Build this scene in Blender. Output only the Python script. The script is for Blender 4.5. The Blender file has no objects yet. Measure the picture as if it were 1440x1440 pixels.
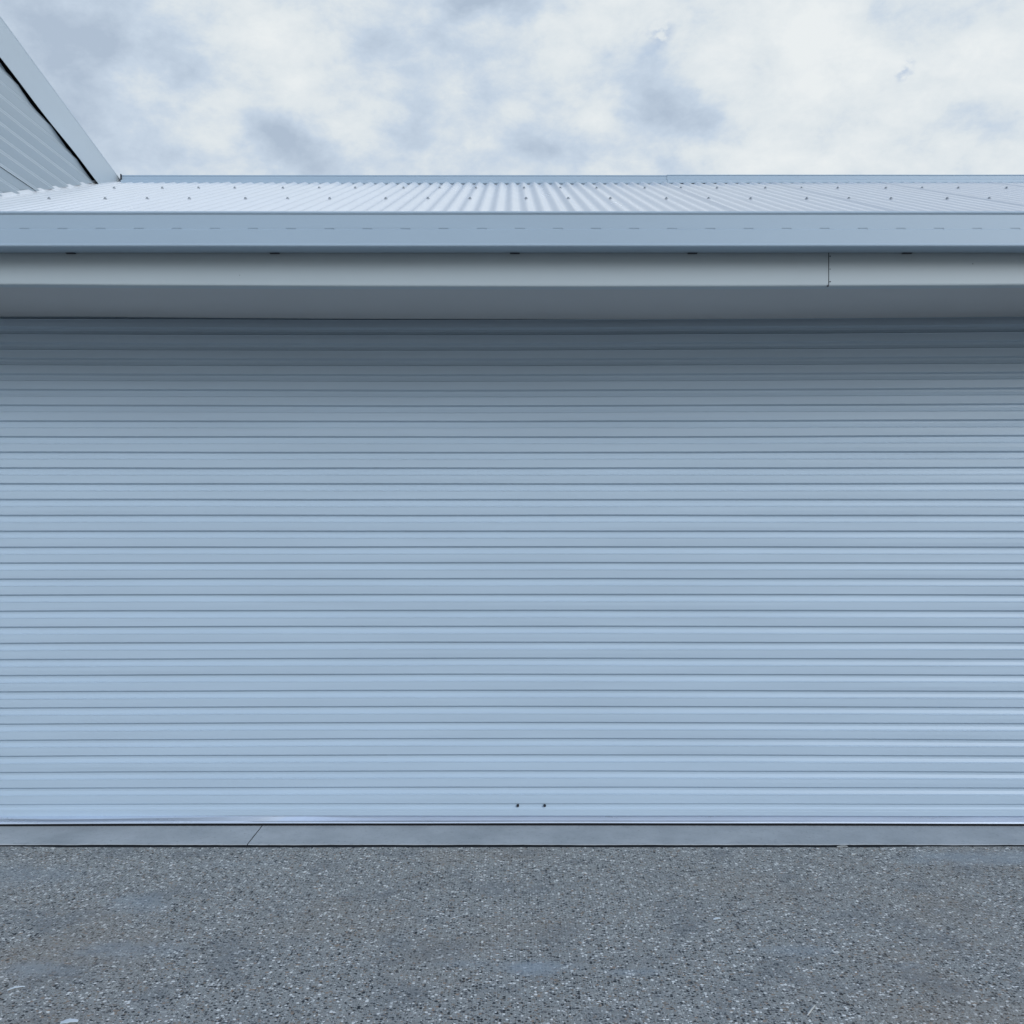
import bpy, math, random
from math import radians, sin, cos, pi
from mathutils import Vector, noise as mnoise

random.seed(11)
S = bpy.context.scene
COL = S.collection
CZ = 1.744                     # camera height above the driveway
F = 1440.0                     # focal length in photo pixels (36 mm lens on 36 mm film)

# ------------------------------------------------------------------ camera
cam_d = bpy.data.cameras.new('camera')
cam_d.lens = 36; cam_d.sensor_width = 36; cam_d.sensor_fit = 'HORIZONTAL'
cam_d.clip_start = 0.05; cam_d.clip_end = 2000
cam = bpy.data.objects.new('camera', cam_d)
cam.location = (0, 0, CZ); cam.rotation_euler = (radians(90), 0, 0)
COL.objects.link(cam); S.camera = cam

# ------------------------------------------------------------------ exposure
S.view_settings.view_transform = 'Standard'
S.view_settings.look = 'None'
S.view_settings.gamma = 1.0
S.view_settings.exposure = 0.0

# ------------------------------------------------------------------ sky
SUN_EL, SUN_AZ = radians(25.5), radians(142)      # azimuth from +Y towards +X
W = bpy.data.worlds.new('World'); S.world = W; W.use_nodes = True
wt = W.node_tree; wt.nodes.clear()
def wn(t, **k):
    n = wt.nodes.new(t)
    for a, b in k.items(): setattr(n, a, b)
    return n
def wl(a, b): wt.links.new(a, b)
STR = 0.15
out = wn('ShaderNodeOutputWorld'); bg = wn('ShaderNodeBackground'); bg.inputs['Strength'].default_value = STR
wl(bg.outputs[0], out.inputs[0])
sky = wn('ShaderNodeTexSky', sky_type='NISHITA'); sky.sun_disc = False
sky.sun_elevation = SUN_EL; sky.sun_rotation = SUN_AZ
sky.air_density = 1.0; sky.dust_density = 1.2; sky.ozone_density = 1.5
tc = wn('ShaderNodeTexCoord')
DIR = tc.outputs['Generated']
def wmath(op, a, b=None, c=None, clamp=False):
    n = wn('ShaderNodeMath', operation=op); n.use_clamp = clamp
    for i, v in enumerate((a, b, c)):
        if v is None: continue
        if isinstance(v, (int, float)): n.inputs[i].default_value = v
        else: wl(v, n.inputs[i])
    return n.outputs[0]
def wvec(op, a, b):
    n = wn('ShaderNodeVectorMath', operation=op)
    for i, v in enumerate((a, b)):
        if isinstance(v, (tuple, list)): n.inputs[i].default_value = v
        else: wl(v, n.inputs[i])
    return n
def wmap(v, a, b, c=0.0, d=1.0, kind='SMOOTHSTEP'):
    n = wn('ShaderNodeMapRange', interpolation_type=kind)
    wl(v, n.inputs[0])
    for i, q in enumerate((a, b, c, d)): n.inputs[i+1].default_value = q
    return n.outputs[0]
def wnoise(vec, scale, detail, rough=0.55, dist=0.0):
    n = wn('ShaderNodeTexNoise'); wl(vec, n.inputs['Vector'])
    n.inputs['Scale'].default_value = scale; n.inputs['Detail'].default_value = detail
    n.inputs['Roughness'].default_value = rough; n.inputs['Distortion'].default_value = dist
    return n
stretch = wvec('MULTIPLY', DIR, (1.0, 1.0, 1.55)).outputs[0]
warp_n = wnoise(stretch, 7.0, 5)
warp = wvec('SUBTRACT', warp_n.outputs['Color'], (0.5, 0.5, 0.5)).outputs[0]
warp = wvec('MULTIPLY', warp, (0.16, 0.16, 0.10)).outputs[0]
WDIR = wvec('ADD', DIR, warp).outputs[0]
def lobe(px, py, rx, ry):
    d = Vector(((px-720)/F, 1, (720-py)/F)).normalized()
    s = F*1.0
    off = wvec('SUBTRACT', WDIR, tuple(d)).outputs[0]
    sc = wvec('MULTIPLY', off, (s/rx, s/rx*0.5, s/ry)).outputs[0]
    ln = wvec('LENGTH', sc, (0, 0, 0)).outputs['Value']
    return wmap(ln, 1.0, 0.0)
# big tonal masses of the cloud deck
dark = [(150,70,150,75,.50),(130,190,130,60,.40),(410,205,90,50,.60),(600,175,70,50,.45),(690,12,80,28,.65),
        (960,165,110,75,.80),(800,215,120,45,.45),(1400,185,90,50,.55),(900,95,80,40,.35),(270,120,90,50,.25),(560,60,110,35,.22),(1290,30,90,40,.2)]
brt = [(400,75,110,50,.5),(220,135,60,30,.45),(470,150,90,40,.4),(1180,60,160,90,.6),(1150,215,150,45,.5),
       (20,20,70,50,.3),(830,20,140,50,.45),(1300,200,80,60,.35),(340,210,50,40,.35),(700,230,90,25,.3),(870,160,45,30,.5)]
acc = None
for L in dark:
    v = wmath('MULTIPLY', lobe(*L[:4]), L[4]*0.82)
    acc = v if acc is None else wmath('ADD', acc, v)
for L in brt:
    v = wmath('MULTIPLY', lobe(*L[:4]), -L[4]*0.5)
    acc = wmath('ADD', acc, v)
n1 = wnoise(stretch, 6.5, 9, 0.58, 0.12)
n2 = wnoise(stretch, 17.0, 7, 0.64, 0.15)
t = wmath('MULTIPLY', wmath('SUBTRACT', n1.outputs['Fac'], 0.5), 1.25)
t = wmath('ADD', t, wmath('MULTIPLY', wmath('SUBTRACT', n2.outputs['Fac'], 0.5), 1.15))
sepx = wn('ShaderNodeSeparateXYZ'); wl(DIR, sepx.inputs[0])
acc = wmath('ADD', acc, wmap(sepx.outputs['X'], .30, -.45, -.04, .24, 'LINEAR'))
shade = wmath('ADD', wmath('ADD', t, acc), 0.35, clamp=True)
ramp = wn('ShaderNodeValToRGB'); wl(shade, ramp.inputs[0])
el = ramp.color_ramp.elements
el[0].position = 0.0; el[0].color = (.82, .86, .875, 1)
el[1].position = 1.0; el[1].color = (.43, .52, .64, 1)
e = el.new(0.33); e.color = (.72, .78, .82, 1)
e = el.new(0.62); e.color = (.56, .655, .77, 1)
cs = wvec('MULTIPLY', ramp.outputs[0], (1/STR,)*3).outputs[0]
# cloud cover: nearly closed in front, more broken towards the zenith and behind
sep = wn('ShaderNodeSeparateXYZ'); wl(DIR, sep.inputs[0])
holes = None
for L in [(932,42,34,32),(1308,94,18,24)]:
    v = lobe(*L); holes = v if holes is None else wmath('MAXIMUM', holes, v)
hn = wnoise(stretch, 60.0, 4)
holes = wmath('MULTIPLY', holes, wmap(hn.outputs['Fac'], 0.40, 0.56), clamp=True)
front = wmap(sep.outputs['Y'], 0.15, 0.8)
cov = wmath('ADD', wmap(n1.outputs['Fac'], 0.42, 0.64, 0.0, 0.6), front, clamp=True)
cov = wmath('SUBTRACT', cov, wmath('MULTIPLY', holes, 0.25), clamp=True)
blue = wvec('MULTIPLY', sky.outputs[0], (0.85, 1.0, 1.15)).outputs[0]
low = wmap(sep.outputs['Z'], -.02, .42, .0, 1.0)            # unseen low sky behind the camera, dimmed and warmed to shape the door light
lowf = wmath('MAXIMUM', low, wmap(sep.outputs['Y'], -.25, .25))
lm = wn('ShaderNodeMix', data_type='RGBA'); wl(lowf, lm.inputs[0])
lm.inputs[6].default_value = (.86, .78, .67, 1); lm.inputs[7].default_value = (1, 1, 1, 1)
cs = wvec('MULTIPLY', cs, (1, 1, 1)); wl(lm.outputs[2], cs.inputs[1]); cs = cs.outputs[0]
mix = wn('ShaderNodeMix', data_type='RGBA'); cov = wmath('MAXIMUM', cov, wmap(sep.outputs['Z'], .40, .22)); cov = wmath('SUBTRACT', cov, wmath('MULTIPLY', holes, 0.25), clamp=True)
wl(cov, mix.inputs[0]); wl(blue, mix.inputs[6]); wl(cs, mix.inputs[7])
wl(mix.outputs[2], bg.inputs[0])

# ------------------------------------------------------------------ sun (veiled by cloud)
sd = bpy.data.lights.new('sun', 'SUN'); sd.energy = 1.65; sd.angle = radians(28); sd.color = (.95, .98, 1.0)
sun = bpy.data.objects.new('sun', sd); COL.objects.link(sun)
sdir = Vector((sin(SUN_AZ)*cos(SUN_EL), cos(SUN_AZ)*cos(SUN_EL), sin(SUN_EL)))
sun.rotation_euler = (-sdir).to_track_quat('-Z', 'Y').to_euler(); sun.location = (3, -6, 12)

# ------------------------------------------------------------------ helpers
def mesh_obj(name, verts, faces, mat, parent=None, smooth=False):
    m = bpy.data.meshes.new(name); m.from_pydata(verts, [], faces); m.validate(); m.update()
    if smooth:
        for p in m.polygons: p.use_smooth = True
    if mat: m.materials.append(mat)
    o = bpy.data.objects.new(name, m); COL.objects.link(o)
    if parent: o.parent = parent
    return o
class MB:
    def __init__(s): s.v = []; s.f = []
    def add(s, v, f):
        b = len(s.v); s.v += [tuple(p) for p in v]; s.f += [tuple(b+i for i in q) for q in f]
    def box(s, x0, x1, y0, y1, z0, z1):
        s.add([(x0,y0,z0),(x1,y0,z0),(x1,y1,z0),(x0,y1,z0),(x0,y0,z1),(x1,y0,z1),(x1,y1,z1),(x0,y1,z1)],
              [(0,3,2,1),(4,5,6,7),(0,1,5,4),(1,2,6,5),(2,3,7,6),(3,0,4,7)])
    def grid(s, rows):
        n = len(rows[0]); v = [p for r in rows for p in r]
        s.add(v, [(i*n+j, i*n+j+1, (i+1)*n+j+1, (i+1)*n+j) for i in range(len(rows)-1) for j in range(n-1)])
    def build(s, name, mat, parent=None, smooth=False): return mesh_obj(name, s.v, s.f, mat, parent, smooth)
def thing(name, label, cat, loc=(0,0,0), group=None):
    o = bpy.data.objects.new(name, None); COL.objects.link(o); o.location = loc; o.empty_display_size = .2
    o['label'] = label; o['category'] = cat
    if group: o['group'] = group
    return o
def bevel(o, w=.002, seg=2):
    b = o.modifiers.new('bevel', 'BEVEL'); b.width = w; b.segments = seg; b.limit_method = 'ANGLE'; b.angle_limit = radians(35)
def link_shift(o, loc):      # mesh coords are world coords: move them to the parent's frame
    for v in o.data.vertices: v.co -= Vector(loc)

# ------------------------------------------------------------------ materials
def newmat(name):
    m = bpy.data.materials.new(name); m.use_nodes = True
    return m, m.node_tree, m.node_tree.nodes['Principled BSDF']
def paint(name, col, rough=.4, spec=.5, var=.05, streak=(1,1,1), dirt=0.0, bump=.0, metallic=0, nscale=2.0, wob=0.0):
    m, nt, b = newmat(name)
    tc = nt.nodes.new('ShaderNodeTexCoord'); mp = nt.nodes.new('ShaderNodeMapping'); mp.inputs['Scale'].default_value = streak
    nt.links.new(tc.outputs['Object'], mp.inputs[0])
    n = nt.nodes.new('ShaderNodeTexNoise'); n.inputs['Scale'].default_value = nscale; n.inputs['Detail'].default_value = 6; n.inputs['Roughness'].default_value = .6
    nt.links.new(mp.outputs[0], n.inputs['Vector'])
    r = nt.nodes.new('ShaderNodeValToRGB'); nt.links.new(n.outputs['Fac'], r.inputs[0])
    r.color_ramp.elements[0].position = .3; r.color_ramp.elements[1].position = .7
    r.color_ramp.elements[0].color = tuple(c*(1-var) for c in col)+(1,)
    r.color_ramp.elements[1].color = tuple(min(1, c*(1+var)) for c in col)+(1,)
    colout = r.outputs[0]
    if dirt:
        n2 = nt.nodes.new('ShaderNodeTexNoise'); n2.inputs['Scale'].default_value = 14; n2.inputs['Detail'].default_value = 8; n2.inputs['Roughness'].default_value = .7
        nt.links.new(mp.outputs[0], n2.inputs['Vector'])
        mr = nt.nodes.new('ShaderNodeMapRange'); mr.inputs[1].default_value = .55; mr.inputs[2].default_value = .8; mr.inputs[3].default_value = 0; mr.inputs[4].default_value = dirt
        nt.links.new(n2.outputs['Fac'], mr.inputs[0])
        mx = nt.nodes.new('ShaderNodeMix'); mx.data_type = 'RGBA'
        nt.links.new(mr.outputs[0], mx.inputs[0]); nt.links.new(colout, mx.inputs[6]); mx.inputs[7].default_value = (.12,.13,.13,1)
        colout = mx.outputs[2]
    nt.links.new(colout, b.inputs['Base Color'])
    rr = nt.nodes.new('ShaderNodeMapRange'); nt.links.new(n.outputs['Fac'], rr.inputs[0])
    rr.inputs[3].default_value = rough-.06; rr.inputs[4].default_value = rough+.08
    nt.links.new(rr.outputs[0], b.inputs['Roughness'])
    b.inputs['Specular IOR Level'].default_value = spec; b.inputs['Metallic'].default_value = metallic
    if wob:
        n3 = nt.nodes.new('ShaderNodeTexNoise'); n3.inputs['Scale'].default_value = 1.0; n3.inputs['Detail'].default_value = 2
        mp3 = nt.nodes.new('ShaderNodeMapping'); mp3.inputs['Scale'].default_value = (1.6, 1.6, 9.0)
        nt.links.new(tc.outputs['Object'], mp3.inputs[0]); nt.links.new(mp3.outputs[0], n3.inputs['Vector'])
        bp = nt.nodes.new('ShaderNodeBump'); bp.inputs['Strength'].default_value = 1; bp.inputs['Distance'].default_value = wob
        nt.links.new(n3.outputs['Fac'], bp.inputs['Height']); nt.links.new(bp.outputs[0], b.inputs['Normal'])
    elif bump:
        n3 = nt.nodes.new('ShaderNodeTexNoise'); n3.inputs['Scale'].default_value = 60; n3.inputs['Detail'].default_value = 8
        nt.links.new(tc.outputs['Object'], n3.inputs['Vector'])
        bp = nt.nodes.new('ShaderNodeBump'); bp.inputs['Strength'].default_value = .6; bp.inputs['Distance'].default_value = bump
        nt.links.new(n3.outputs['Fac'], bp.inputs['Height']); nt.links.new(bp.outputs[0], b.inputs['Normal'])
    return m
M_door   = paint('door_paint', (.435,.54,.64), .42, .5, .04, (.35,1,5), 0, wob=.0015)
M_roof   = paint('roof_steel', (.70,.73,.76), .24, .5, .025, (1,.25,1), 0, nscale=3)
M_gutter = paint('gutter_steel', (.36,.455,.54), .42, .5, .03, (.3,1,1), .04)
M_fascia = paint('fascia_steel', (.41,.47,.50), .45, .45, .03, (.4,1,1), .03)
M_soffit = paint('soffit_lining', (.46,.465,.465), .6, .3, .03, (.5,1,1))
M_clad   = paint('wall_cladding', (.37,.435,.48), .30, .5, .04, (1,.3,1), .05)
M_barge  = paint('barge_steel', (.45,.52,.57), .42, .5, .04, (1,.4,1), .04)
M_alu    = paint('bottom_rail_aluminium', (.60,.68,.80), .28, .5, .06, (.8,1,8), 0, metallic=.4, nscale=3)
M_rubber = paint('rubber_seal', (.012,.013,.015), .8, .2)
M_screw  = paint('screw_head', (.32,.35,.38), .5, .4)
M_bolt   = paint('dark_bolt', (.02,.022,.03), .5, .4)
M_wall   = paint('rendered_wall', (.38,.42,.46), .85, .2, .05, bump=.002)
M_dark   = paint('dark_void', (.01,.01,.012), .9, .1)
M_soil   = paint('soil', (.10,.085,.06), .95, .1, .3, nscale=4, bump=.01)
M_scrap  = paint('plastic_scrap', (.72,.78,.82), .4, .5, .05)
M_straw  = paint('dry_straw', (.60,.60,.56), .7, .3, .1)

def concrete_apron():
    m, nt, b = newmat('smooth_concrete')
    tc = nt.nodes.new('ShaderNodeTexCoord'); O = tc.outputs['Object']
    n = nt.nodes.new('ShaderNodeTexNoise'); n.inputs['Scale'].default_value = 3.2; n.inputs['Detail'].default_value = 9; n.inputs['Roughness'].default_value = .65
    nt.links.new(O, n.inputs['Vector'])
    r = nt.nodes.new('ShaderNodeValToRGB'); nt.links.new(n.outputs['Fac'], r.inputs[0])
    r.color_ramp.elements[0].position = .28; r.color_ramp.elements[0].color = (.33,.36,.38,1)
    r.color_ramp.elements[1].position = .75; r.color_ramp.elements[1].color = (.48,.51,.53,1)
    n2 = nt.nodes.new('ShaderNodeTexNoise'); n2.inputs['Scale'].default_value = 45; n2.inputs['Detail'].default_value = 6; n2.inputs['Roughness'].default_value = .75
    nt.links.new(O, n2.inputs['Vector'])
    mr = nt.nodes.new('ShaderNodeMapRange'); nt.links.new(n2.outputs['Fac'], mr.inputs[0]); mr.inputs[1].default_value=.56; mr.inputs[2].default_value=.72; mr.inputs[4].default_value=.5
    mx = nt.nodes.new('ShaderNodeMix'); mx.data_type='RGBA'; nt.links.new(mr.outputs[0], mx.inputs[0]); nt.links.new(r.outputs[0], mx.inputs[6]); mx.inputs[7].default_value=(.10,.115,.13,1)
    nt.links.new(mx.outputs[2], b.inputs['Base Color']); b.inputs['Roughness'].default_value = .7; b.inputs['Specular IOR Level'].default_value=.3
    bp = nt.nodes.new('ShaderNodeBump'); bp.inputs['Strength'].default_value=.7; bp.inputs['Distance'].default_value=.004
    nt.links.new(n2.outputs['Fac'], bp.inputs['Height']); nt.links.new(bp.outputs[0], b.inputs['Normal'])
    return m
M_conc = concrete_apron()

def aggregate():
    m, nt, b = newmat('exposed_aggregate')
    N = nt.nodes.new; L = nt.links.new
    tc = N('ShaderNodeTexCoord'); O = tc.outputs['Object']
    def math(op, a, c=None, clamp=False):
        n = N('ShaderNodeMath'); n.operation = op; n.use_clamp = clamp
        for i, v in enumerate((a, c)):
            if v is None: continue
            if isinstance(v, (int, float)): n.inputs[i].default_value = v
            else: L(v, n.inputs[i])
        return n.outputs[0]
    def noise(s, d=6, r=.6, vec=None):
        n = N('ShaderNodeTexNoise'); n.inputs['Scale'].default_value=s; n.inputs['Detail'].default_value=d; n.inputs['Roughness'].default_value=r
        L(vec or O, n.inputs['Vector']); return n.outputs['Fac']
    def rng(v, a, c, d=0., e=1., k='SMOOTHSTEP'):
        n = N('ShaderNodeMapRange'); n.interpolation_type=k; L(v, n.inputs[0])
        for i, q in enumerate((a, c, d, e)): n.inputs[i+1].default_value = q
        return n.outputs[0]
    def mixc(f, a, c):
        n = N('ShaderNodeMix'); n.data_type='RGBA'; L(f, n.inputs[0])
        for i, v in ((6, a), (7, c)):
            if isinstance(v, tuple): n.inputs[i].default_value = v
            else: L(v, n.inputs[i])
        return n.outputs[2]
    # cement matrix with fine grit
    g = noise(170, 5, .7)
    base = mixc(rng(g, .3, .7), (.25,.262,.255,1), (.43,.44,.42,1))
    height = None
    # slight warp so that pebbles are not round cells
    wnz = N('ShaderNodeTexNoise'); wnz.inputs['Scale'].default_value = 130; L(O, wnz.inputs['Vector'])
    ws = N('ShaderNodeVectorMath'); ws.operation='SCALE'; L(wnz.outputs['Color'], ws.inputs[0]); ws.inputs['Scale'].default_value=.006
    wv = N('ShaderNodeVectorMath'); wv.operation='ADD'; L(O, wv.inputs[0]); L(ws.outputs[0], wv.inputs[1])
    for sc, size, stops in ((135, .46, None), (78, .52, None)):
        v = N('ShaderNodeTexVoronoi'); v.voronoi_dimensions='2D'; v.inputs['Scale'].default_value=sc; v.inputs['Randomness'].default_value=1
        L(wv.outputs[0], v.inputs['Vector'])
        sp = N('ShaderNodeSeparateColor'); L(v.outputs['Color'], sp.inputs[0])
        rad = math('MULTIPLY', sp.outputs[1], size)
        rad = math('ADD', rad, .10)
        inside = math('MULTIPLY', math('SUBTRACT', rad, v.outputs['Distance']), 9., clamp=True)
        cr = N('ShaderNodeValToRGB'); cr.color_ramp.interpolation='CONSTANT'; L(sp.outputs[0], cr.inputs[0])
        E = cr.color_ramp.elements
        cols = [(0,(.012,.015,.020,1)),(.20,(.10,.105,.11,1)),(.33,(.24,.20,.16,1)),(.43,(.28,.285,.27,1)),(.62,(.36,.355,.34,1)),(.75,(.34,.255,.19,1)),(.80,(.50,.50,.48,1)),(.88,(.88,.88,.85,1))]
        E[0].position=0; E[0].color=cols[0][1]; E[1].position=cols[1][0]; E[1].color=cols[1][1]
        for p, c in cols[2:]:
            q = E.new(p); q.color = c
        base = mixc(inside, base, cr.outputs[0])
        h = math('MULTIPLY', inside, math('ADD', sp.outputs[2], .3))
        height = h if height is None else math('MAXIMUM', height, h)
    # broad wear: damp bluish films and brown dusty zones
    big = noise(.9, 4, .55); mid = noise(3.3, 6, .6)
    br = math('MULTIPLY', rng(big, .50, .66), .28)
    base = mixc(br, base, (.32,.26,.195,1))
    dk = math('MULTIPLY', rng(mid, .50, .70), .45)
    base = mixc(dk, base, (.17,.19,.205,1))
    pn = math('MULTIPLY', math('SUBTRACT', noise(7, 7, .75), .5), 3.2)
    # cement films: patches with their own outline that lie over the pebbles
    def patch(x, y, rx, ry, amt):
        mp = N('ShaderNodeMapping'); mp.vector_type='POINT'
        mp.inputs['Location'].default_value=(-x/rx, -y/ry, 0); mp.inputs['Scale'].default_value=(1/rx, 1/ry, 0)
        L(wv.outputs[0], mp.inputs[0])
        ln = N('ShaderNodeVectorMath'); ln.operation='LENGTH'; L(mp.outputs[0], ln.inputs[0])
        d = math('ADD', ln.outputs['Value'], pn)
        return math('MULTIPLY', rng(d, 1.6, .25), amt*.75)
    film = None
    for px, py, rx, ry, a in [(755,1360,.13,.055,.85),(890,1366,.10,.030,.5),(1405,1206,.42,.10,.7),(200,1268,.14,.09,.5),
                              (55,1362,.12,.06,.6),(180,1335,.22,.07,.45),(1120,1336,.14,.04,.5),(30,1230,.35,.13,.35),
                              (650,1355,.12,.03,.35),(1270,1358,.09,.03,.35),(330,1215,.25,.05,.2)]:
        Y = CZ*F/(py-720); X = (px-720)/F*Y
        q = patch(X, Y, rx, ry, a); film = q if film is None else math('MAXIMUM', film, q)
    base = mixc(film, base, (.34,.40,.45,1))
    L(base, b.inputs['Base Color'])
    b.inputs['Roughness'].default_value=.62; b.inputs['Specular IOR Level'].default_value=.4
    bp = N('ShaderNodeBump'); bp.inputs['Strength'].default_value=.8; bp.inputs['Distance'].default_value=.003
    hh = math('ADD', height, math('MULTIPLY', g, .35))
    L(hh, bp.inputs['Height']); L(bp.outputs[0], b.inputs['Normal'])
    return m
M_agg = aggregate()

# ------------------------------------------------------------------ ground
def ragged_slab(mb, x0, x1, y0, y1, z0, z1, front=None, back=None, amp=.0, n=300, left=0):
    """slab whose front (low y) or back edge wanders a little"""
    rows_t = []; fr = []; bk = []
    for i in range(n+1):
        x = x0+(x1-x0)*i/n
        w = lambda s: (mnoise.noise(Vector((x*2.3, s, 0)))*.5+mnoise.noise(Vector((x*9, s, 3)))*.3+mnoise.noise(Vector((x*31, s, 7)))*.2)
        fy = y0+(front(x, w(1.7)) if front else 0); by = y1+(back(x, w(5.1)) if back else 0)
        fr.append((x, fy)); bk.append((x, by))
    mb.grid([[(x, y+.03, z0) for x, y in fr], [(x, y+.03, z1-.02) for x, y in fr], [(x, y+.000, z1-.003) for x, y in fr], [(x, y+.004, z1) for x, y in fr],
             [(x, y-.004, z1) for x, y in bk], [(x, y, z1-.003) for x, y in bk], [(x, y, z0) for x, y in bk]])
g = MB(); g.add([(-600,-600,-.14),(600,-600,-.14),(600,600,-.14),(-600,600,-.14)], [(0,1,2,3)])
og = g.build('ground', M_soil); og['kind'] = 'structure'
g = MB()
# dark joint is narrow near both ends of the picture, wider in the middle
def drive_edge(x, w):
    t = max(0, min(1, (abs(x+.2)-2.1)/.3))
    return w*.010 + .014*t
ragged_slab(g, -9, 9, -9, 5.329, -.13, 0.0, back=drive_edge, n=700)
od = g.build('driveway', M_agg); od['kind'] = 'structure'
g = MB()
for a, c in ((-4.6, -1.388), (-1.383, 4.6)):
    ragged_slab(g, a, c, 5.362, 5.95, -.12, .004, front=lambda x, w: w*.012, n=500)
oa = g.build('apron', M_conc); oa['kind'] = 'structure'

g = MB(); g.box(-4.6, 4.6, 5.31, 5.380, -.10, -.0015)
oj = g.build('expansion_joint', M_rubber); oj['kind'] = 'structure'
# ------------------------------------------------------------------ garage
garage = thing('garage', 'pale blue grey steel garage with wide closed roller door under a low corrugated roof', 'garage', (0, 5.68, 0))
GL = (0, 5.68, 0)
def part(mb, name, mat, parent=garage, smooth=False, bw=0):
    o = mb.build(name, mat, parent, smooth); link_shift(o, GL)
    if bw: bevel(o, bw)
    return o
XL, XR = -3.42, 4.6
# walls
w = MB()
w.box(XL+.02, -3.05, 5.60, 5.75, -.1, CZ+1.062); w.box(3.05, XR-.05, 5.60, 5.75, -.1, CZ+1.062)
w.box(XL+.02, XL+.12, 5.752, 9.9, -.1, CZ+1.20); w.box(XR-.15, XR-.05, 5.752, 9.9, -.1, CZ+1.20)
w.box(XL+.12, XR-.15, 9.8, 9.9, -.1, CZ+1.15)
part(w, 'wall', M_wall)
# dark interior above the curtain
w = MB(); w.box(-3.04, 3.04, 5.80, 5.83, .03, CZ+1.20); part(w, 'door_backing', M_dark)

# --- roller door curtain
def y2z(py, Y): return CZ+(720-py)/F*Y
YM = 5.700
lines = []; y = 483.7; p0 = 21.72; dp = (22.88-21.72)/28
yy = 483.7-2*21.6; k = -2
ys = [483.7-21.7*2, 483.7-21.7]
for k in range(30):
    ys.append(y); y += p0+dp*k
# ys: y of each dark undercut line (centre of the curtain), last near 1130
x0, x1, NX = -3.0, 3.0, 96
def prof(i):
    a, b = ys[i], ys[i+1]; P = b-a
    # (fraction of pitch below the dark line, depth in mm behind the outer face)
    return [(a-1.3, 0.0), (a+1.1, 14.0), (a+1.5, 14.2), (a+.19*P, 14.0), (a+.21*P, 13.2), (a+.36*P, 7.4), (a+.38*P, 6.4), (a+.43*P, -.7), (a+.44*P, -1.1), (a+.455*P, -.9), (a+.475*P, .1), (a+.70*P, -.5)]
rows = []
pts = []
for i in range(len(ys)-1): pts += [(q, d, i) for q, d in prof(i)]
last = ys[-1]
pts += [(last-.9, 0, 31), (last+.9, 7, 31), (last+1.3, 8, 31), (last+4.5, 7.5, 31), (last+7.0, 1.5, 31), (last+9.5,.8,31),(last+10,1.6,31),(last+10.6,.8,31), (last+16.6, .5, 31)]
def curtain_y(x, z):
    tt = min(1.1, abs(x)/2.85); side = .050 if x < 0 else .036
    f = max(0, min(1, z/.55)); f = f*f*(3-2*f)
    return 5.686 + .016*f - side*tt*tt*(.3+.7*f) + .002*sin(z*3.1+x*1.7)*f
for q, d, i in pts:
    z = y2z(q, 5.686+.016*max(0, min(1, (1140-q)/120))); r = []
    top = max(0, min(1, (700-q)/250))
    for j in range(NX+1):
        x = x0+(x1-x0)*j/NX
        dz = .0008*mnoise.noise(Vector((x*.9, i*3.7, 0)))*2 + top*(.010*(x/2.8)*(x > 0) + .001*x)
        dy = .0007*mnoise.noise(Vector((x*1.1, q*.37, 8))) + .0015*mnoise.noise(Vector((x*.7, i*2.3, 5)))
        r.append((x, curtain_y(x, z)+d/1000+dy, z+dz))
    rows.append(r)
c = MB(); c.grid(rows[::-1])
door = part(c, 'roller_door', M_door)
sub = lambda mb, n, mt, **k: part(mb, n, mt, door, **k)
# bottom rail
zb = y2z(1156.9, 5.68)
rows = []
for (q, d) in [(1146.6, 6), (1147.2, -1.5), (1148.0, -4.5), (1154.2, -4.5), (1155.0, -7), (1156.6, -8.5), (1157.1, -5), (1157.0, 30)]:
    r = []
    for j in range(NX+1):
        x = x0+(x1-x0)*j/NX
        tl = max(0, min(1, (x+2.62)/.5))*max(0, min(1, (-.4-x)/.9))*2.6 - 4.5*max(0, min(1, (-2.42-x)/.15))
        if q in (1147.2, 1148.0): d = d+tl
        r.append((x, curtain_y(x, .1)+d/1000, y2z(q, 5.69)+.0025*mnoise.noise(Vector((x*.8, 2, 2)))))
    rows.append(r)
c = MB(); c.grid(rows[::-1]); sub(c, 'bottom_rail', M_alu)
c = MB(); c.grid([[(-3+6*j/60, curtain_y(-3+6*j/60, .01)+dy, z) for j in range(61)] for dy, z in ((.03,.03),(.03,.0045),(-.004,.0045),(-.004,.03))][::-1]); sub(c, 'rubber_seal', M_rubber)
def disc(mb, cx, cy, cz, r, t, axis='y', n=12, dome=0):
    v = []; 
    for yv, rr in ((cy, r), (cy-t*.7, r), (cy-t, r*.7)):
        for i in range(n):
            a = 2*pi*i/n; v.append((cx+rr*cos(a), yv, cz+rr*sin(a)))
    f = [(s*n+i, s*n+(i+1) % n, (s+1)*n+(i+1) % n, (s+1)*n+i) for s in range(2) for i in range(n)]
    f.append(tuple(2*n+i for i in range(n)))
    mb.add(v, f)
for px in (728.3, 766):
    Y = 5.70; x = (px-720)/F*Y
    c = MB(); disc(c, x, curtain_y(x, .1)+.009, y2z(1133.2, 5.687), .0075, .0125); sub(c, 'bolt', M_bolt)
# side guides
for s in (-1, 1):
    c = MB(); c.box(min(s*2.99, s*3.05), max(s*2.99, s*3.05), 5.615, 5.75, .005, CZ+1.06); part(c, 'side_guide', M_gutter, bw=.002)

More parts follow.
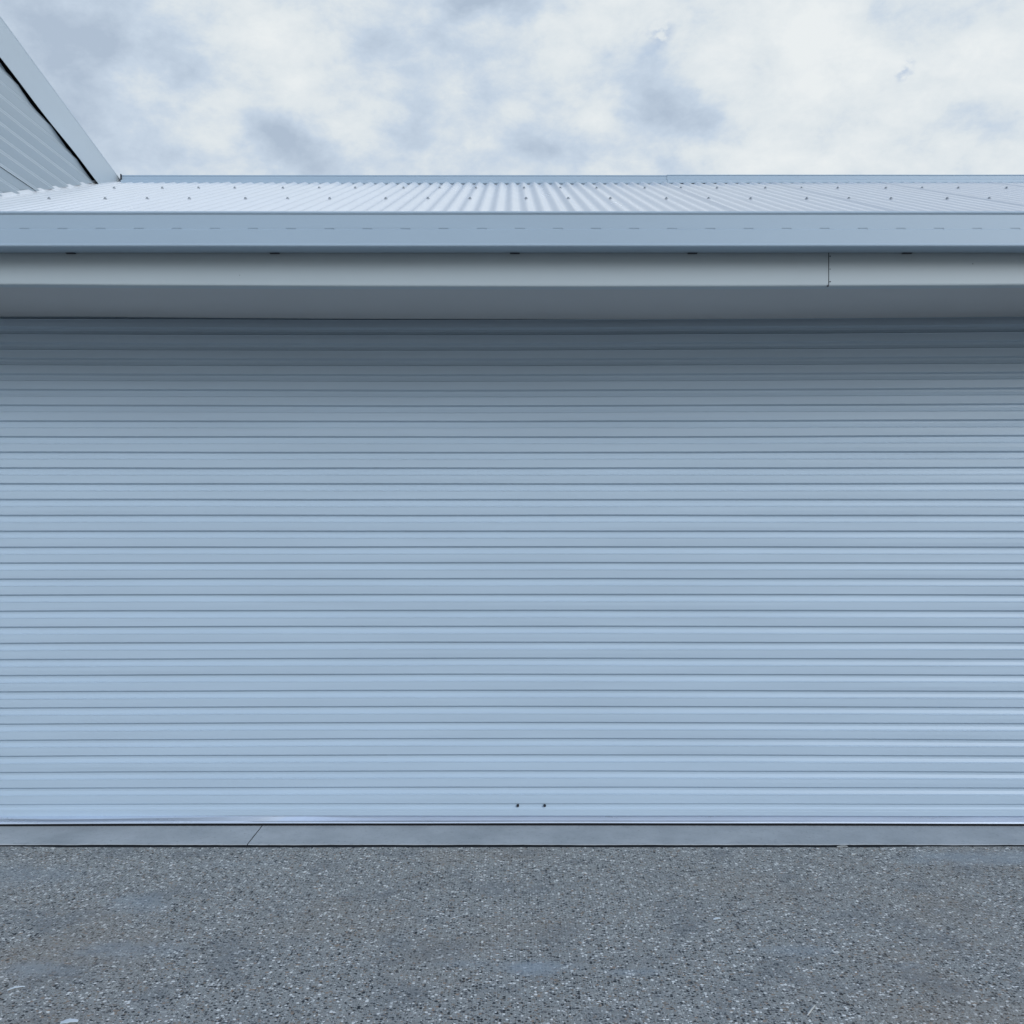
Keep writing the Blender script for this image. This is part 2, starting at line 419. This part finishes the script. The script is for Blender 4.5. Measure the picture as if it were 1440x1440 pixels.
# --- beam (fascia) in two lengths with a butt joint, and its lining
xj = (1165.4-720)/F*4.815
def sag(x):       # lower edge sags a little in the middle
    return -.0095*max(0, 1-((x-.2)/2.5)**2)
def beam(xa, xb, name='fascia'):
    m = MB(); n = 60; rows = []
    for (dy, zz, k) in [(.03, 1.235, 0), (0, 1.235, 0), (.0, 1.216, 0), (.0, 1.0795, 1), (.001, 1.0735, 1), (.005, 1.0695, 1), (.012, 1.0685, 1), (.060, 1.0685, 1)]:
        rows.append([(xa+(xb-xa)*j/n, 4.815+dy, CZ+zz+k*sag(xa+(xb-xa)*j/n)+.001*mnoise.noise(Vector(((xa+(xb-xa)*j/n)*1.2, 0, 1)))) for j in range(n+1)])
    m.grid(rows[::-1]); return part(m, name, M_fascia)
fa = beam(XL, xj-.0018); fb = beam(xj+.0018, XR)
m = MB(); m.box(xj-.03, xj+.03, 4.822, 4.830, CZ+1.08, CZ+1.22); part(m, 'joint_backing', M_dark)
for zz in (1.203, 1.142, 1.083):
    m = MB(); disc(m, xj+.0065, 4.816, CZ+zz, .0032 if zz != 1.142 else .0022, .003); part(m, 'rivet', M_bolt)
m = MB(); disc(m, xj-.004, 4.818, CZ+1.0705+sag(xj), .0045, .005); part(m, 'rivet', M_bolt)
for px, py, r in ((1368, 371, .0022), (337, 387, .0016)):
    m = MB(); disc(m, (px-720)/F*4.815, 4.816, CZ+(720-py)/F*4.815, r, .002); part(m, 'rivet', M_bolt)
m = MB(); n = 60
m.grid([[(XL+(XR-XL)*j/n, yv, CZ+1.0715+sag(XL+(XR-XL)*j/n)*(1+.5*(yv-4.86)/.75)+dz) for j in range(n+1)] for yv, dz in ((4.86, 0), (5.615, 0), (5.617, .002), (5.617, .14))])
part(m, 'soffit', M_soffit)
m = MB(); m.box(XL, XR, 4.86, 4.90, CZ+1.10, CZ+1.38); part(m, 'eave_packer', M_dark)

# --- gutter
def gutter():
    m = MB()
    prof = [(4.70,1.3700),(4.694,1.3752),(4.686,1.3765),(4.6795,1.3740),(4.6770,1.3685),(4.6785,1.3640),(4.6815,1.3622),(4.6835,1.3590),(4.6835,1.2990)]
    low = [(4.6835,1.2925),(4.6812,1.2905),(4.6812,1.2275),(4.6795,1.2225),(4.6800,1.2180),(4.6835,1.2145),(4.690,1.2130),(4.805,1.2165),(4.8075,1.2180),(4.8075,1.40)]
    n = 60
    X = [XL+(XR-XL)*j/n for j in range(n+1)]
    wv = lambda x: .0012*mnoise.noise(Vector((x*.8, 9, 0)))
    m.grid([[(x, a, CZ+b+wv(x)) for x in X] for a, b in prof][::-1])
    m.grid([[(x, a, CZ+b+wv(x)) for x in X] for a, b in low][::-1])
    # slotted strip between the two folds
    x = (27-720)/F*4.68; p = 53.63/F*4.68; wd = 13.5/F*4.68
    s = x
    while s-p > XL+.05: s -= p
    prev = XL; za, zb2 = CZ+1.2925, CZ+1.2990
    def q(xa, xb, yv): m.add([(xa,yv,za),(xb,yv,za),(xb,yv,zb2),(xa,yv,zb2)], [(0,1,2,3)])
    while s+wd < XR:
        q(prev, s, 4.6835); q(s, s+wd, 4.6858)
        xa, xb = s, s+wd
        m.add([(xa,4.6835,zb2),(xb,4.6835,zb2),(xb,4.6858,zb2),(xa,4.6858,zb2)], [(0,1,2,3)])
        m.add([(xa,4.6835,za),(xb,4.6835,za),(xb,4.6858,za),(xa,4.6858,za)], [(0,3,2,1)])
        prev = xb; s += p
    q(prev, XR, 4.6835)
    for xe in (XL, XR):   # stop ends
        v = [(xe, a, CZ+b) for a, b in prof+low]; m.add(v, [tuple(range(len(v)))])
    return part(m, 'gutter', M_gutter)
gut = gutter()
for px in (99, 386, 724, 974, 1276):
    x = (px-720)/F*4.80
    m = MB(); m.box(x-.023, x+.023, 4.797, 4.814, CZ+1.2122, CZ+1.2148); o = part(m, 'bracket', M_bolt, gut, bw=.0015)

# --- corrugated roof
TA = .380; PITCH = .0762; Y0R, Y1R = 4.76, 7.22
def roof_z(Y): return CZ+1.3955+TA*(Y-4.76)
XC = .077; XLAP = XC+22.88*PITCH
XRL = -2.765
def roof_mesh():
    m = MB(); seg = 12
    # crest at XLAP
    kmin = math.floor((XRL-XLAP)/PITCH); kmax = math.ceil((XR-XLAP)/PITCH)
    sheets = range(math.floor(kmin/10), math.ceil(kmax/10))
    for s in sheets:
        X = []
        for i in range(seg*10+1):
            u = s*10+i/seg
            x = XLAP+u*PITCH
            if x < XRL or x > XR: continue
            t = i/(seg*10.)
            z = -.0085*(1-cos(2*pi*(u+.88)))
            z += .0035*(math.exp(-((u-s*10)/.16)**2)+math.exp(-((u-s*10-10)/.16)**2))
            X.append((x, z))
        if len(X) < 2: continue
        rows = []
        for j in range(9):
            Y = Y0R+(Y1R-Y0R)*j/8
            rows.append([(x, Y, roof_z(Y)+z+.0008*mnoise.noise(Vector((x*2, Y*2, 0)))) for x, z in X])
        m.grid(rows)
    return m
rf = part(roof_mesh(), 'roof', M_roof, smooth=True)
rf.data.set_sharp_from_angle(angle=radians(40)) if hasattr(rf.data, 'set_sharp_from_angle') else None
# back slope, hidden from the front
m = MB(); m.add([(XRL, 7.24, CZ+2.325), (XR, 7.24, CZ+2.325), (XR, 10.1, CZ+1.22), (XRL, 10.1, CZ+1.22)], [(0,1,2,3)])
m.add([(XR-.05, 4.9, CZ+1.20), (XR-.05, 9.9, CZ+1.18), (XR-.05, 7.24, CZ+2.28)], [(0,1,2)])
part(m, 'back_slope', M_roof)
# screws, on the crests, 3-3-4 spacing
def screw(x, Y):
    m = MB(); n = 10; z = roof_z(Y)+.001
    v = []
    for r, h in ((.0100, 0), (.0100, .0022), (.0060, .0026), (.0058, .0085), (.0035, .0095)):
        for i in range(n):
            a = 2*pi*i/n; v.append((x+r*cos(a), Y+r*sin(a)-h*.37, z+r*sin(a)*TA+h*.93))
    f = [(s*n+i, s*n+(i+1) % n, (s+1)*n+(i+1) % n, (s+1)*n+i) for s in range(4) for i in range(n)]
    f.append(tuple(4*n+i for i in range(n))); m.add(v, f)
    return part(m, 'screw', M_screw, rf)
for Y in (6.47, 5.56):
    screw(XC, Y)
    for sgn, seq in ((1, (3, 3, 4)), (-1, (4, 3, 3))):
        k = i = 0
        while True:
            k += sgn*seq[i % 3]; i += 1
            x = XC+k*PITCH
            if x > 3.6 or x < XRL+.05: break
            screw(x, Y)
# ridge capping, in two lengths
def cap(xa, xb, dz=0):
    m = MB(); n = 30
    zc = roof_z(7.16)-CZ
    pr = [(a+.30, zc+b) for a, b in [(6.858,-.012),(6.856,-.004),(6.856,.012),(6.862,.016),(6.876,.019),(6.880,.021),(6.880,.046),(6.876,.049),(6.879,.0545),(6.888,.0550),(6.93,.050),(7.08,-.02)]]
    m.grid([[(xa+(xb-xa)*j/n, a-dz, CZ+b+dz+.0008*mnoise.noise(Vector(((xa+(xb-xa)*j/n)*1.5, 4, 0)))) for j in range(n+1)] for a, b in pr])
    return part(m, 'ridge_cap', M_gutter)
xs = (954.5-720)/F*7.16
cap(-2.735, xs); cap(xs-.08, XR, .0025)
m = MB(); m.box(-2.742, -2.736, 7.165, 7.24, CZ+2.300, CZ+2.366); part(m, 'cap_end', M_bolt)

# ------------------------------------------------------------------ taller building on the left
XW = -2.800
tall = thing('taller_building', 'taller pale steel building with horizontal ribbed cladding and sloping barge over the garage roof', 'building', (-5, 5.0, 0))
TL = (-5, 5.0, 0)
def tpart(mb, name, mat, parent=None, smooth=False):
    o = mb.build(name, mat, parent or tall, smooth); link_shift(o, TL); return o
def barge_top(Y): return CZ+2.358+.1955*(7.19-Y)
YF = 4.92
# cladding: horizontal ribs running away from the camera, clipped by roof line below and barge above
def wall_pts():
    z0 = CZ+1.30; P = .0755
    # a rib pair is seen at photo x=0 at y=113..118 -> depth
    Yr = -XW*F/720.
    zr = CZ+(720-115.5)/F*Yr
    k = math.floor((z0-zr)/P)-1; pts = []
    while zr+k*P < CZ+2.9:
        b = zr+k*P
        pts += [(b-.0150, .0118), (b-.0060, .0062), (b+.0035, .0060), (b+.0125, 0.0)]
        k += 1
    return pts
wm = MB()
pts = wall_pts(); NY = 40; Ys = [YF+(9.0-YF)*j/NY for j in range(NY+1)]
lapz = CZ+(720-247)/F*(-XW*F/720.)
def low_lim(Y): return max(roof_z(min(Y, 7.2))+.014, CZ+1.3)
def gap(Y): return max(0, min(1, (7.05-Y)/.25))*(.0+.012*math.exp(-((Y-5.90)/.14)**2)+.007*math.exp(-((Y-6.66)/.17)**2))
def topl(Y): return barge_top(Y)-.216-gap(Y)
def inner_top(Y): return barge_top(Y)-.03
cols = []
for Y in Ys:
    lo, hi = low_lim(Y), topl(Y)
    cols.append((lo, hi))
# build strips between consecutive profile points, each clipped per column
def clip_strip(z1, d1, z2, d2):
    for j in range(NY):
        quad = []
        Ya, Yb = Ys[j], Ys[j+1]
        poly = [(Ya, z1, d1), (Yb, z1, d1), (Yb, z2, d2), (Ya, z2, d2)]
        def cut(poly, fn):
            out = []
            for i in range(len(poly)):
                a, b = poly[i], poly[(i+1) % len(poly)]
                fa_, fb_ = fn(a), fn(b)
                if fa_ >= 0: out.append(a)
                if (fa_ >= 0) != (fb_ >= 0):
                    t = fa_/(fa_-fb_); out.append(tuple(a[k]+(b[k]-a[k])*t for k in range(3)))
            return out
        poly = cut(poly, lambda p: p[1]-low_lim(p[0]))
        if len(poly) >= 3: poly = cut(poly, lambda p: topl(p[0])-p[1])
        if len(poly) >= 3: wm.add([(XW+d, Yv, z) for Yv, z, d in poly], [tuple(range(len(poly)))])
for (za, da), (zb_, db) in zip(pts[:-1], pts[1:]):
    if za < lapz < zb_+.0: pass
    off = .0045 if za < lapz else 0
    off2 = .0045 if za < lapz else 0
    clip_strip(za, da-off, zb_, db-off2)
clad = tpart(wm, 'cladding', M_clad)
# box behind the cladding: front wall, upper storey sides, lower walls
m = MB()
def prism(x0, x1, ya, yb, zlo_a, zlo_b, zhi_a, zhi_b):
    m.add([(x0,ya,zlo_a),(x1,ya,zlo_a),(x1,yb,zlo_b),(x0,yb,zlo_b),(x0,ya,zhi_a),(x1,ya,zhi_a),(x1,yb,zhi_b),(x0,yb,zhi_b)],
          [(0,3,2,1),(4,5,6,7),(0,1,5,4),(1,2,6,5),(2,3,7,6),(3,0,4,7)])
prism(-7.0, XW-.030, YF+.01, 9.0, CZ+1.44, CZ+1.5, inner_top(YF+.01)-.01, inner_top(9.0)-.01)
m.box(-7.0, XL-.03, YF+.02, 8.99, -.12, CZ+1.30+.10)
tpart(m, 'wall', M_wall)
m = MB(); prism(XW-.028, XW-.014, YF+.02, 8.9, CZ+1.45, CZ+1.5, inner_top(YF+.02)-.02, inner_top(8.9)-.02); tpart(m, 'gap_shade', M_dark)  # black panel added as painted shade, seen through the gap under the barge
m = MB()
prism(-7.05, XW-.02, YF-.06, 9.06, barge_top(YF)-.03, barge_top(9.0)-.03, barge_top(YF)-.004, barge_top(9.0)-.004)
tpart(m, 'roof', M_roof)
# the gap below the barge gets its shade from the black panel behind it
# barge capping: stands proud of the ribs, its lower edge waving in and out
m = MB(); n = 70; rows = [[] for _ in range(9)]
for j in range(n+1):
    Y = YF-.06+(9.06-YF+.06)*j/n
    zt = barge_top(Y)
    # proud of the wall: varies along the length
    pr = .020+.003*sin(Y*7) if Y < 6.8 else max(.008, .020-.03*(Y-6.8))
    xo = XW+pr+.011
    xt = XW+.036
    H = .222
    rows[0].append((XW-.02, Y, zt-.004)); rows[1].append((xt-.006, Y, zt)); rows[2].append((xt, Y, zt-.002)); rows[3].append((xt+.0005, Y, zt-.010))
    rows[4].append((xt-.001, Y, zt-.013)); rows[5].append((xt*.4+xo*.6, Y, zt-H*.6)); rows[6].append((xo, Y, zt-H+.006)); rows[7].append((xo-.0015, Y, zt-H)); rows[8].append((xo-.005, Y, zt-H+.004))
m.grid(rows); tpart(m, 'barge_cap', M_barge)
# base flashing lying along the junction on the garage roof
m = MB()
m.grid([[(XW+d, Y, roof_z(Y)+z) for Y in (4.80, 5.5, 6.2, 7.16)] for d, z in ((.003, .028), (.0045, .010), (.012, .005), (.034, .0035), (.036, -.004))])
tpart(m, 'flashing', M_roof)

# ------------------------------------------------------------------ litter on the driveway
def g2(px, py): 
    Y = CZ*F/(py-720); return ((px-720)/F*Y, Y)
def sliver(name, label, cat, pa, pb, wid, mat, bend=.002, thick=.0012, group=None):
    (xa, ya), (xb, yb) = g2(*pa), g2(*pb)
    cx, cy = (xa+xb)/2, (ya+yb)/2
    d = Vector((xb-xa, yb-ya, 0)); Ln = d.length; d.normalize(); nrm = Vector((-d.y, d.x, 0))
    m = MB(); n = 12; top = [[], []]; bot = [[], []]
    for i in range(n+1):
        t = i/n; c = Vector((cx, cy, 0))+d*(t-.5)*Ln
        wv = wid*(.35+.65*sin(pi*(.12+.76*t)))*(.9+.2*random.random())/2
        z = .0022+bend*sin(pi*t)+.001*t
        for s, sg in ((0, -1), (1, 1)):
            q = c+nrm*wv*sg; top[s].append((q.x, q.y, z+thick)); bot[s].append((q.x, q.y, z))
    m.grid([bot[0], top[0], top[1], bot[1], bot[0]])
    m.add([bot[0][0], top[0][0], top[1][0], bot[1][0]], [(0,1,2,3)]); m.add([bot[0][-1], top[0][-1], top[1][-1], bot[1][-1]], [(3,2,1,0)])
    o = m.build(name, mat)
    for v in o.data.vertices: v.co -= Vector((cx, cy, 0))
    o.location = (cx, cy, 0); o['label'] = label; o['category'] = cat
    if group: o['group'] = group
    return o
sliver('plastic_strip', 'thin curved white strip lying near the left edge of the driveway', 'litter', (10, 1393.5), (35, 1388.5), .009, M_scrap, .004)
sliver('paper_scrap', 'wide pale blue white scrap cut by the bottom edge of the picture at left', 'litter', (85, 1439.5), (110, 1437), .026, M_scrap, .004)
sliver('straw', 'straight pale straw lying slantwise near the bottom right of the driveway', 'straw', (1135.5, 1429), (1146, 1415.5), .0045, M_straw, .001, .003)
sliver('straw', 'short bent pale straw on the right side of the driveway below the bluish film', 'straw', (1374, 1260), (1387, 1264), .006, M_straw, .004, .002)
sliver('wood_chip', 'light flake lying in the dark joint at the edge of the concrete strip', 'chip', (1177, 1191.2), (1192, 1191.0), .012, M_straw, .002)
sliver('wood_chip', 'small pale sliver just in front of the concrete strip right of centre', 'chip', (1197, 1203.5), (1205, 1201.5), .010, M_straw, .002)
sliver('paper_scrap', 'small bright fleck alone on the driveway right of centre', 'litter', (1003, 1294), (1013, 1292.5), .014, M_scrap, .003)
